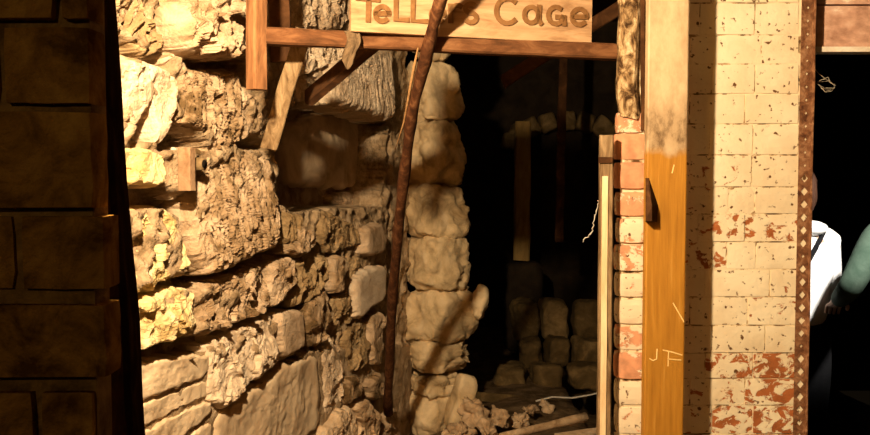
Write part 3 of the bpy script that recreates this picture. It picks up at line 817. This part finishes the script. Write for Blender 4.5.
# rag folded over the beam
verts, faces = [], []
nu, nv = 6, 14
for j in range(nv + 1):
    v = j / nv
    for i in range(nu + 1):
        u = i / nu
        px = 344 + 15 * u + 3 * math.sin(v * 5) - 4 * v * (u - 0.3)
        py = 31 + 37 * v * (0.8 + 0.25 * math.sin(u * 3.0))
        q = P(px, py, 2.335 + 0.006 * math.sin(u * 9 + v * 4))
        verts.append(q)
for j in range(nv):
    for i in range(nu):
        a = j * (nu + 1) + i
        faces.append((a, a + 1, a + nu + 2, a + nu + 1))
rag = place('torn_rag', verts, faces, M['rag'], smooth=True)
rag.modifiers.new('cloth_thickness', 'SOLIDIFY').thickness = 0.003
tag(rag, 'torn grey-brown rag draped over the beam left of the sign', 'rag')

# ---- lettered sign
sl, sr = P(350, 31, 2.315), P(591, 44, 2.50)
SGN = Plane((sl.x, sl.y), (sr.x - sl.x, sr.y - sl.y))
hgt = 0.17
sign = timber('sign_board', sl + Vector((0, 0.012, hgt / 2)), sr + Vector((0, 0.012, hgt / 2)), hgt, 0.02, 'wood_sign', side=(0, 0, 1), seg=20, wob=0.0006, chamfer=0.06)
tag(sign, 'pale wooden sign board hand-lettered in brown standing on the beam', 'sign')
def arc(cx, cy, rx, ry, a0, a1, n=14):
    return [(cx + rx * math.cos(R(a0 + (a1 - a0) * k / n)), cy - ry * math.sin(R(a0 + (a1 - a0) * k / n))) for k in range(n + 1)]
LW = 0.0130
letters = [
    ([[(357, -2), (379, 0)], [(368.5, -1), (368, 21)]],),
    ([[(375, 14), (389, 13.5)], arc(382, 14, 6.8, 7.4, 0, 315)],),
    ([[(396, -2), (395.5, 20), (408, 20)]],),
    ([[(413, -1), (412.5, 21), (427, 21.5)]],),
    ([[(431, 15), (444, 15)], arc(437.5, 15, 6.5, 7.2, 0, 315)],),
    ([[(450, 5), (450.5, 22)], arc(457, 12, 6.3, 6.5, 170, 50)],),
    ([arc(470.5, 8.5, 5.2, 4.4, 35, 260) + arc(470.5, 17.8, 5.6, 4.8, 80, -150)],),
    ([arc(507, 11, 11, 12.5, 45, 315)],),
    ([arc(531, 15, 7.0, 8.0, 0, 360), [(539, 6), (538.5, 20), (541, 24)]],),
    ([arc(555.5, 15.5, 7.5, 8.4, 50, 355) , [(556, 17), (564.5, 17), (564, 25)]],),
    ([[(572, 17), (586.5, 17)], arc(579, 17, 7.3, 8.0, 0, 315)],),
]
for (strokes,) in letters:
    root = None
    for st in strokes:
        o = ribbon('letter' if root is None else 'letter_stroke', st, LW, SGN, 'letter', sign if root is None else root, off=0.0035, thick=0.003)
        if root is None: root = o

# ---- leaning rod
ctrl = [(459, -72), (441, 0), (427, 52), (412, 112), (400.5, 210), (392.5, 300), (388, 413)]
pts = []
for k in range(41):
    y = -72 + 485 * k / 40
    i = max(j for j in range(len(ctrl) - 1) if ctrl[j][1] <= y + 1e-6)
    t = (y - ctrl[i][1]) / (ctrl[i + 1][1] - ctrl[i][1])
    p0, p1, p2, p3 = ctrl[max(0, i - 1)][0], ctrl[i][0], ctrl[i + 1][0], ctrl[min(len(ctrl) - 1, i + 2)][0]
    x = p1 + t * (p2 - p0) / 2 + t * t * (p0 - 2.5 * p1 + 2 * p2 - 0.5 * p3) + t ** 3 * (-0.5 * p0 + 1.5 * p1 - 1.5 * p2 + 0.5 * p3)
    f = k / 40
    pts.append(P(x, y, 1 / ((1 - f) / 2.12 + f / 3.70)))
rod = tube('leaning_rod', pts, 0.016, 'rod', sides=9, rads=[0.0155 + 0.0015 * math.sin(k * 1.3) + 0.003 * k / 40 for k in range(41)], relief=0.004)
tag(rod, 'thin rusty-brown pole leaning across the sign down to the rubble', 'pole')
sp = [P(418, 48, 2.27), P(414, 68, 2.32), P(409, 95, 2.38), P(404, 122, 2.45), P(395, 150, 2.50)]
tube('splinter', sp, 0.006, 'splinter', rod, sides=5, rads=[0.002, 0.0045, 0.004, 0.003, 0.001])

# ---- block and pipe stub on the stone wall
bp0 = SW.hit(192, 170)
bs, bz = SW.sz(192, 170, 0.09)
ps, pz_ = SW.sz(204, 164, 0.085)
brk = empty('wall_bracket', bp0)
tag(brk, 'small brown wooden block with pipe stub fixed to the stone wall', 'bracket')
u, n_ = SW.u, SW.n
c0 = SW.world(bs, bz, 0.075)
timber('block', c0 + Vector((0, 0, -0.052)), c0 + Vector((0, 0, 0.056)), 0.036, 0.030, 'block_wood', brk, side=n_ * 1.0, seg=5, wob=0.002)
tube('pipe_stub', [SW.world(ps, pz_, 0.0), SW.world(ps, pz_, 0.085)], 0.017, 'stone_brown', brk, sides=12)
tube('pipe_bore', [SW.world(ps, pz_, 0.06), SW.world(ps, pz_, 0.0865)], 0.011, 'bore', brk, sides=12)  # solid black cap stands in for the shaded hollow of the pipe

# ---- rusted perforated angle iron on the corner of the pier
ai = empty('perforated_angle_iron', (P(803, 300, 2.49).x, 2.49, 0.0))
tag(ai, 'rusted perforated angle iron down the right corner of the brick pier', 'angle iron')
x0, x1 = P(796.5, 300, 2.488).x, P(808.5, 300, 2.488).x
verts, faces = [], []
pitch = 0.036
for k in range(77):
    z0, z1 = k * pitch, (k + 1) * pitch
    cx, cz = (x0 + x1) / 2 + 0.001, (z0 + z1) / 2
    w_ = 0.0095 + 0.003 * noise.noise(Vector((k * 1.7, 0, 0)))
    if k % 7 == 3: w_ = 0.004
    if z0 > 1.60: w_ = 0.0035
    i = len(verts)
    verts += [Vector(v) for v in ((x0, 2.4935, z1), (x1, 2.4935, z1), (x1, 2.4935, z0), (x0, 2.4935, z0), (cx, 2.4935, cz + w_ * 1.25), (cx + w_, 2.4935, cz), (cx, 2.4935, cz - w_ * 1.25), (cx - w_, 2.4935, cz))]
    faces += [tuple(i + q for q in f) for f in ((0, 4, 1), (1, 4, 5), (1, 5, 2), (2, 5, 6), (2, 6, 3), (3, 6, 7), (3, 7, 0), (0, 7, 4))]
pf = place('perforated_face', verts, faces, M['rust'], ai)
pf.modifiers.new('plate', 'SOLIDIFY').thickness = 0.0012
timber('side_flange', (x1 + 0.001, 2.505, 0.0), (x1 + 0.001, 2.505, 2.77), 0.004, 0.045, 'rust', ai, seg=40, wob=0.0015)

# ---- lintel of the right-hand doorway
ll, lh = P(812, 47, 2.52), P(812, 6, 2.52)
lin = box('door_lintel', (x1 + 0.006, 2.52, ll.z), (2.3, 2.60, lh.z), 'lintel'); tag(lin, 'chipped pinkish lintel board over the right-hand doorway', 'lintel')
place('trim_strip', *(lambda lo, hi: ([Vector(p) for p in ((lo[0], lo[1], lo[2]), (hi[0], lo[1], lo[2]), (hi[0], hi[1], lo[2]), (lo[0], hi[1], lo[2]), (lo[0], lo[1], hi[2]), (hi[0], lo[1], hi[2]), (hi[0], hi[1], hi[2]), (lo[0], hi[1], hi[2]))],
      [(0, 3, 2, 1), (4, 5, 6, 7), (0, 1, 5, 4), (1, 2, 6, 5), (2, 3, 7, 6), (3, 0, 4, 7)]))((x1 + 0.006, 2.512, ll.z - 0.014), (2.3, 2.57, ll.z)), M['trim_white'], lin)['label'] = 'white edge strip'
wo = box('wall_over_door', (x1 + 0.006, 2.525, lh.z + 0.006), (2.3, 2.62, 2.77), 'lintel'); tag(wo, 'pinkish wall above the doorway lintel', kind='structure')

# ---- tangle of string hanging from the angle iron
pts = [P(809, 62, 2.50), P(814, 68, 2.50), P(819, 74, 2.51)]
rs = random.Random(4)
for k in range(40):
    an = k * 0.55
    pts.append(P(826 + (8 + 3 * math.sin(k * 1.1)) * math.cos(an) + rs.uniform(-1, 1), 85 + (5.5 + 2 * math.cos(k * 0.7)) * math.sin(an) + rs.uniform(-1, 1), 2.51 + 0.012 * math.sin(k * 0.9)))
st_ = tube('string_tangle', pts, 0.0011, 'string', sides=4)
tag(st_, 'tangle of grey string hanging beside the angle iron', 'string')

# ---- pale cobweb rag hanging beside the plank
pts = [P(599, 200, 2.50), P(597, 210, 2.52), P(594, 222, 2.54), P(591, 233, 2.55), P(586, 239, 2.56), P(580, 243, 2.57)]
fine = []
for i in range(len(pts) - 1):
    for k in range(4): fine.append(pts[i].lerp(pts[i + 1], k / 4) + Vector((rs.uniform(-.004, .004), 0, rs.uniform(-.004, .004))))
cw = tube('cobweb_strand', fine, 0.003, 'web', sides=5, rads=[0.0012 + 0.004 * max(0, noise.noise(Vector((k * 0.8, 3, 0)))) for k in range(len(fine))])
tag(cw, 'pale ragged cobweb strand hanging beside the upright plank', 'cobweb')

# ================================================================== INSIDE THE OPENING
ib = boulder('masonry_stub', Vector((P(524, 258, 6.2).x, 6.24, (0.36 + P(524, 262, 6.2).z) / 2)), (0.26, 0.24, P(524, 262, 6.2).z - 0.36), sup=7, amp=0.012, fr=9, res=8, mat='soot')  # added block; its black colour stands in for the dark below the post
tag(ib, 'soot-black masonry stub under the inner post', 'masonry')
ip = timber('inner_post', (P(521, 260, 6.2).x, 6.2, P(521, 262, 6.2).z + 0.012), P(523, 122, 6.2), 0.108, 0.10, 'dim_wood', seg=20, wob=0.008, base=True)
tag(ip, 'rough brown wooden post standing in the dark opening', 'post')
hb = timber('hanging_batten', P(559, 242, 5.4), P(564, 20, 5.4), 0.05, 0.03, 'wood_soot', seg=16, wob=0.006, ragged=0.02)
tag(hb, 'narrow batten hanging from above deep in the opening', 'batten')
fb = timber('broken_rafter', P(503, 82, 3.4), (0.885, 3.4, P(503, 82, 3.4).z + 0.40), 0.05, 0.03, 'wood_soot', side=(0, 0, 1), seg=8, wob=0.003, ragged=0.02)
tag(fb, 'broken rafter end just below the beam in the dark', 'rafter')
rr = random.Random(11)
# dim blocks of the collapsed inner wall, laid in rough courses
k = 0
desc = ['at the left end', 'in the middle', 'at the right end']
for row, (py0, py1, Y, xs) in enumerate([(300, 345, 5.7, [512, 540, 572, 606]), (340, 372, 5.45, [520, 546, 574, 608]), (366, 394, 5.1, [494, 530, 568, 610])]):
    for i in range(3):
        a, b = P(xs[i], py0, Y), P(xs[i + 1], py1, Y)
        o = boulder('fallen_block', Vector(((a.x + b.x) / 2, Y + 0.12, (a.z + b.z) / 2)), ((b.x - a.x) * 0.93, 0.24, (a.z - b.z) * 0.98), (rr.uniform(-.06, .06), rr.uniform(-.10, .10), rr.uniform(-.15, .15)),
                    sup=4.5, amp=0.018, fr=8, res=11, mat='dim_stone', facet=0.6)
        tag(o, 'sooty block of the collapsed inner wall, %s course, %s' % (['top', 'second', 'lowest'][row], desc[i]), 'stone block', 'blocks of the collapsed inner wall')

# pale rocks at the pillar foot
rocks = [(473, 412, 4.02, .11, .11, 'largest pale rubble rock against the pillar foot'), (499, 419, 4.08, .11, .09, 'pale rubble rock right of the largest one'), (461, 432, 3.84, .09, .08, 'pale rubble rock leftmost at the pillar foot'),
         (487, 431, 3.88, .075, .06, 'small pale rubble rock at the bottom edge below the largest one'), (521, 420, 4.16, .08, .07, 'flat pale rubble rock behind the stick'),
         (447, 442, 3.72, .08, .08, 'pale rubble rock cut by the bottom edge under the pillar'), (530, 411, 4.3, .07, .05, 'brownish pebble on the dark floor behind the stick'), (545, 406, 4.5, .06, .05, 'tiny stone by the wire on the dark floor')]
for x, y, Y, w_, h_, lab in rocks:
    o = boulder('rubble_rock', P(x, y, Y), (w_ * 1.3, w_ * 1.15, h_ * 1.25), (rr.uniform(-.5, .5), rr.uniform(-.5, .5), rr.uniform(0, 3)), sup=2.8, amp=0.022, fr=16, res=11, mat='debris', chip=0.4, facet=1.0)
    tag(o, lab, 'rock', 'rubble at the pillar foot')
sk = tube('broken_stick', [P(500, 437, 3.80), P(520, 432, 3.84), P(548, 426, 3.90), P(572, 420, 3.95), P(586, 417, 3.98)], 0.02, 'debris', sides=8, rads=[0.017, 0.018, 0.019, 0.02, 0.022], relief=0.004)
tag(sk, 'pale broken stick lying across the rubble at the bottom edge', 'stick')
s2 = timber('floor_lath', P(556, 437, 3.92), P(604, 430, 4.0), 0.04, 0.015, 'debris', side=(0, 1, 0.2), seg=6, wob=0.003)
tag(s2, 'pale lath at the foot of the upright plank', 'lath')
s3 = timber('dark_board', P(470, 396, 4.7), P(566, 404, 4.9), 0.05, 0.02, 'dim_stone', side=(0, 0.3, 1), seg=10, wob=0.006, ragged=0.02)
tag(s3, 'dim board lying on the floor behind the rubble rocks', 'board')
wr = tube('loose_wire', [P(536, 401, 4.6), P(552, 397, 4.65), P(572, 398, 4.65), P(590, 395, 4.7), P(606, 391, 4.7)], 0.005, 'web', sides=5)
tag(wr, 'pale loose wire lying across the dark floor', 'wire')

# ================================================================== PEOPLE IN THE SIDE ROOM
def skin_mesh(name, nodes, edges, levels=2, root=None):
    me = bpy.data.meshes.new(name + '_cage')
    keys = list(nodes)
    me.from_pydata([nodes[k][0] for k in keys], [(keys.index(a), keys.index(b)) for a, b in edges], [])
    ob = bpy.data.objects.new('cage', me)
    COL.objects.link(ob)
    ob.modifiers.new('skin', 'SKIN').use_smooth_shade = True
    sv = me.skin_vertices[0].data
    for i, k in enumerate(keys):
        r = nodes[k][1]
        sv[i].radius = r if isinstance(r, tuple) else (r, r)
        sv[i].use_root = (k == root)
    sb = ob.modifiers.new('sub', 'SUBSURF'); sb.levels = levels; sb.render_levels = levels
    dg = bpy.context.evaluated_depsgraph_get()
    out = bpy.data.meshes.new_from_object(ob.evaluated_get(dg))
    out.name = name
    bpy.data.objects.remove(ob)
    bpy.data.meshes.remove(me)
    for p in out.polygons: p.use_smooth = True
    out.materials.clear()
    return out

def hand_nodes(prefix, wrist, direction, palm_n, nodes, edges, root, side=1):
    d = Vector(direction).normalized(); nrm = Vector(palm_n); nrm = (nrm - d * nrm.dot(d)).normalized()
    ac = d.cross(nrm) * side
    w0 = Vector(wrist)
    nodes[prefix + 'palm'] = (w0 + d * 0.045, (0.030, 0.018)); edges.append((root, prefix + 'palm'))
    for i, (off, ln) in enumerate(((-0.028, .068), (-0.009, .078), (0.010, .072), (0.028, .056))):
        b0 = w0 + d * 0.075 + ac * off
        b1 = b0 + d * ln * 0.5 - nrm * 0.006
        b2 = b0 + d * ln * 0.92 - nrm * 0.028
        for q, (pt, r) in enumerate(((b0, .0095), (b1, .0085), (b2, .007))):
            nodes[f'{prefix}f{i}{q}'] = (pt, r)
        edges += [(prefix + 'palm', f'{prefix}f{i}0'), (f'{prefix}f{i}0', f'{prefix}f{i}1'), (f'{prefix}f{i}1', f'{prefix}f{i}2')]
    t0 = w0 + d * 0.035 - ac * 0.036
    nodes[prefix + 't0'] = (t0, .011); nodes[prefix + 't1'] = (t0 + d * 0.032 - ac * 0.02 - nrm * 0.008, .0095)
    nodes[prefix + 't2'] = (t0 + d * 0.062 - ac * 0.022 - nrm * 0.02, .0075)
    edges += [(prefix + 'palm', prefix + 't0'), (prefix + 't0', prefix + 't1'), (prefix + 't1', prefix + 't2')]

def person(base, J, label, top, top_mat, hair_mat, hem):
    """J: joints in metres from the base point; the figure faces +Y"""
    g = {k: Vector(v) for k, v in J.items()}
    nodes = {'pelvis': (g['pelvis'], (0.105, 0.08)), 'belly': (g['belly'], (0.09, 0.07)), 'chest': (g['chest'], (0.135, 0.10)), 'neckb': (g['neckb'], (0.07, 0.06)),
             'neck': (g['neck'], 0.05), 'jaw': (g['head'] + Vector((0, 0.012, -0.055)), (0.062, 0.07)), 'head': (g['head'] + Vector((0, 0, 0.03)), (0.075, 0.09)), 'crown': (g['head'] + Vector((0, -0.005, 0.095)), (0.05, 0.06)),
             'nose': (g['head'] + Vector((0, 0.108, -0.012)), 0.011), 'nosebridge': (g['head'] + Vector((0, 0.085, 0.012)), 0.012)}
    edges = [('pelvis', 'belly'), ('belly', 'chest'), ('chest', 'neckb'), ('neckb', 'neck'), ('neck', 'jaw'), ('jaw', 'head'), ('head', 'crown'), ('head', 'nosebridge'), ('nosebridge', 'nose')]
    tn = {'hem': (g['belly'].lerp(g['pelvis'], hem), (0.15, 0.115)), 'belly': (g['belly'], (0.142, 0.108)), 'chest': (g['chest'], (0.158, 0.118)), 'neckb': (g['neckb'], (0.092, 0.08)), 'collar': (g['neck'] + Vector((0, -0.01, -0.012)), 0.068)}
    te = [('hem', 'belly'), ('belly', 'chest'), ('chest', 'neckb'), ('neckb', 'collar')]
    pn = {'pelvis': (g['pelvis'] + Vector((0, 0, 0.0)), (0.142, 0.112)), 'waist': (g['belly'] + Vector((0, 0, -0.02)), (0.130, 0.10))}
    pe = [('pelvis', 'waist')]
    for s in 'lr':
        sh, el, wr_ = g['sh' + s], g['el' + s], g['wr' + s]
        nodes.update({'sh' + s: (sh, 0.05), 'el' + s: (el, 0.036), 'wr' + s: (wr_, 0.024)})
        edges += [('neckb', 'sh' + s), ('sh' + s, 'el' + s), ('el' + s, 'wr' + s)]
        d = (wr_ - el).normalized()
        hand_nodes('h' + s, wr_, d, (0, 0, 1), nodes, edges, 'wr' + s, -1 if s == 'l' else 1)
        tn.update({'sh' + s: (sh, 0.072), 'ua' + s: (sh.lerp(el, 0.5), 0.064), 'el' + s: (el, 0.054), 'fa' + s: (el.lerp(wr_, 0.55), 0.047), 'cuff' + s: (wr_ - d * 0.01, 0.04)})
        te += [('neckb', 'sh' + s), ('sh' + s, 'ua' + s), ('ua' + s, 'el' + s), ('el' + s, 'fa' + s), ('fa' + s, 'cuff' + s)]
        hx = 0.085 if s == 'r' else -0.085
        hip, kn, an = g['pelvis'] + Vector((hx, 0, -0.05)), g['pelvis'] * 0.5 + Vector((hx * 1.05 + g['pelvis'].x * 0.0, 0.02, 0.02)), Vector((hx, 0, 0.085))
        nodes.update({'hip' + s: (hip, 0.08), 'kn' + s: (kn, 0.052), 'an' + s: (an, 0.036), 'toe' + s: (an + Vector((hx * 0.15, 0.13, -0.05)), 0.03)})
        edges += [('pelvis', 'hip' + s), ('hip' + s, 'kn' + s), ('kn' + s, 'an' + s), ('an' + s, 'toe' + s)]
        pn.update({'hip' + s: (hip, 0.094), 'kn' + s: (kn, 0.068), 'an' + s: (an + Vector((0, 0, 0.02)), 0.056)})
        pe += [('pelvis', 'hip' + s), ('hip' + s, 'kn' + s), ('kn' + s, 'an' + s)]
    body = link('person', skin_mesh('person', nodes, edges, 2, 'pelvis'), M['skin'], None, base)
    tag(body, label, 'person')
    jk = link(top, skin_mesh(top, tn, te, 2, 'chest'), M[top_mat], body)
    link('trousers', skin_mesh('trousers', pn, pe, 2, 'pelvis'), M['cloth_dark'], body)
    for s, hx in (('l', -0.09), ('r', 0.09)):
        sh_ = boulder('shoe', Vector((hx, 0.05, 0.045)), (0.095, 0.27, 0.09), sup=3, amp=0.002, fr=5, res=6, mat='cloth_dark', parent=body)
    hc = g['head']
    hr = boulder('hair', hc + Vector((0, -0.03, 0.03)), (0.20, 0.20, 0.25), sup=2.3, amp=0.008, fr=14, res=10, mat=hair_mat, parent=body)
    for s in (-1, 1):
        boulder('ear', hc + Vector((0.082 * s, 0.03, 0.0)), (0.02, 0.035, 0.06), sup=2.2, amp=0.001, fr=5, res=4, mat='skin', parent=body)
        boulder('eye', hc + Vector((0.033 * s, 0.085, 0.022)), (0.026, 0.02, 0.018), sup=2, amp=0.0, fr=5, res=4, mat='trim_white', parent=body)
    boulder('mouth', hc + Vector((0, 0.082, -0.052)), (0.05, 0.02, 0.014), sup=2, amp=0.0, fr=5, res=4, mat='lintel', parent=body)
    return body, jk

wb_ = Vector((1.745, 4.3, 0.0))
wp, wjk = person(wb_, {'pelvis': (0, 0, .80), 'belly': (0, 0, .97), 'chest': (0, 0, 1.15), 'neckb': (0, 0, 1.315), 'neck': (-.005, .0, 1.40), 'head': (-.03, .02, 1.50),
                      'shl': (-.135, 0, 1.285), 'ell': (-.20, .03, 1.03), 'wrl': (-.12, .22, 1.02), 'shr': (.135, 0, 1.285), 'elr': (.165, .03, 1.04), 'wrr': (.08, .23, 1.03)},
                 'person in a white jacket with dark strap, seen from behind past the pier', 'jacket', 'jacket_white', 'hair', 0.62)
# strap laid over the back of the jacket
from mathutils.bvhtree import BVHTree
bt = BVHTree.FromPolygons([v.co + wb_ for v in wjk.data.vertices], [tuple(p.vertices) for p in wjk.data.polygons])
pts = []
for k in range(26):
    t = k / 25
    x, y = 827.5 - 50 * t, 224 + 84 * t + 4 * math.sin(math.pi * t)
    hit = bt.ray_cast(CAM, ray(x, y).normalized())
    if hit[0] is not None: pts.append(hit[0] + hit[1].normalized() * 0.006)
if len(pts) > 2:
    tube('strap', pts, 0.012, 'cloth_dark', wp, sides=6)
hd = boulder('hood', Vector((0.02, -0.06, 1.355)), (0.18, 0.09, 0.07), (R(-15), 0, 0), sup=2.3, amp=0.008, fr=8, res=9, mat='jacket_white', parent=wp)

gb = Vector((2.10, 3.92, 0.0))
el_, wr_ = P(850, 288, 3.86) - gb, P(838, 301, 4.07) - gb
gp, gjk = person(gb, {'pelvis': (0, 0, .88), 'belly': (0, 0, 1.06), 'chest': (0, 0, 1.25), 'neckb': (0, 0, 1.42), 'neck': (0, .0, 1.50), 'head': (0, .02, 1.61),
                     'shl': (-.165, 0, 1.345), 'ell': tuple(el_), 'wrl': tuple(wr_), 'shr': (.165, 0, 1.375), 'elr': (.22, .02, 1.10), 'wrr': (.20, .12, .88)},
                 'person in a green jacket cut off by the right edge, arm bent forward', 'jacket', 'jacket_green', 'hair_dark', 0.7)
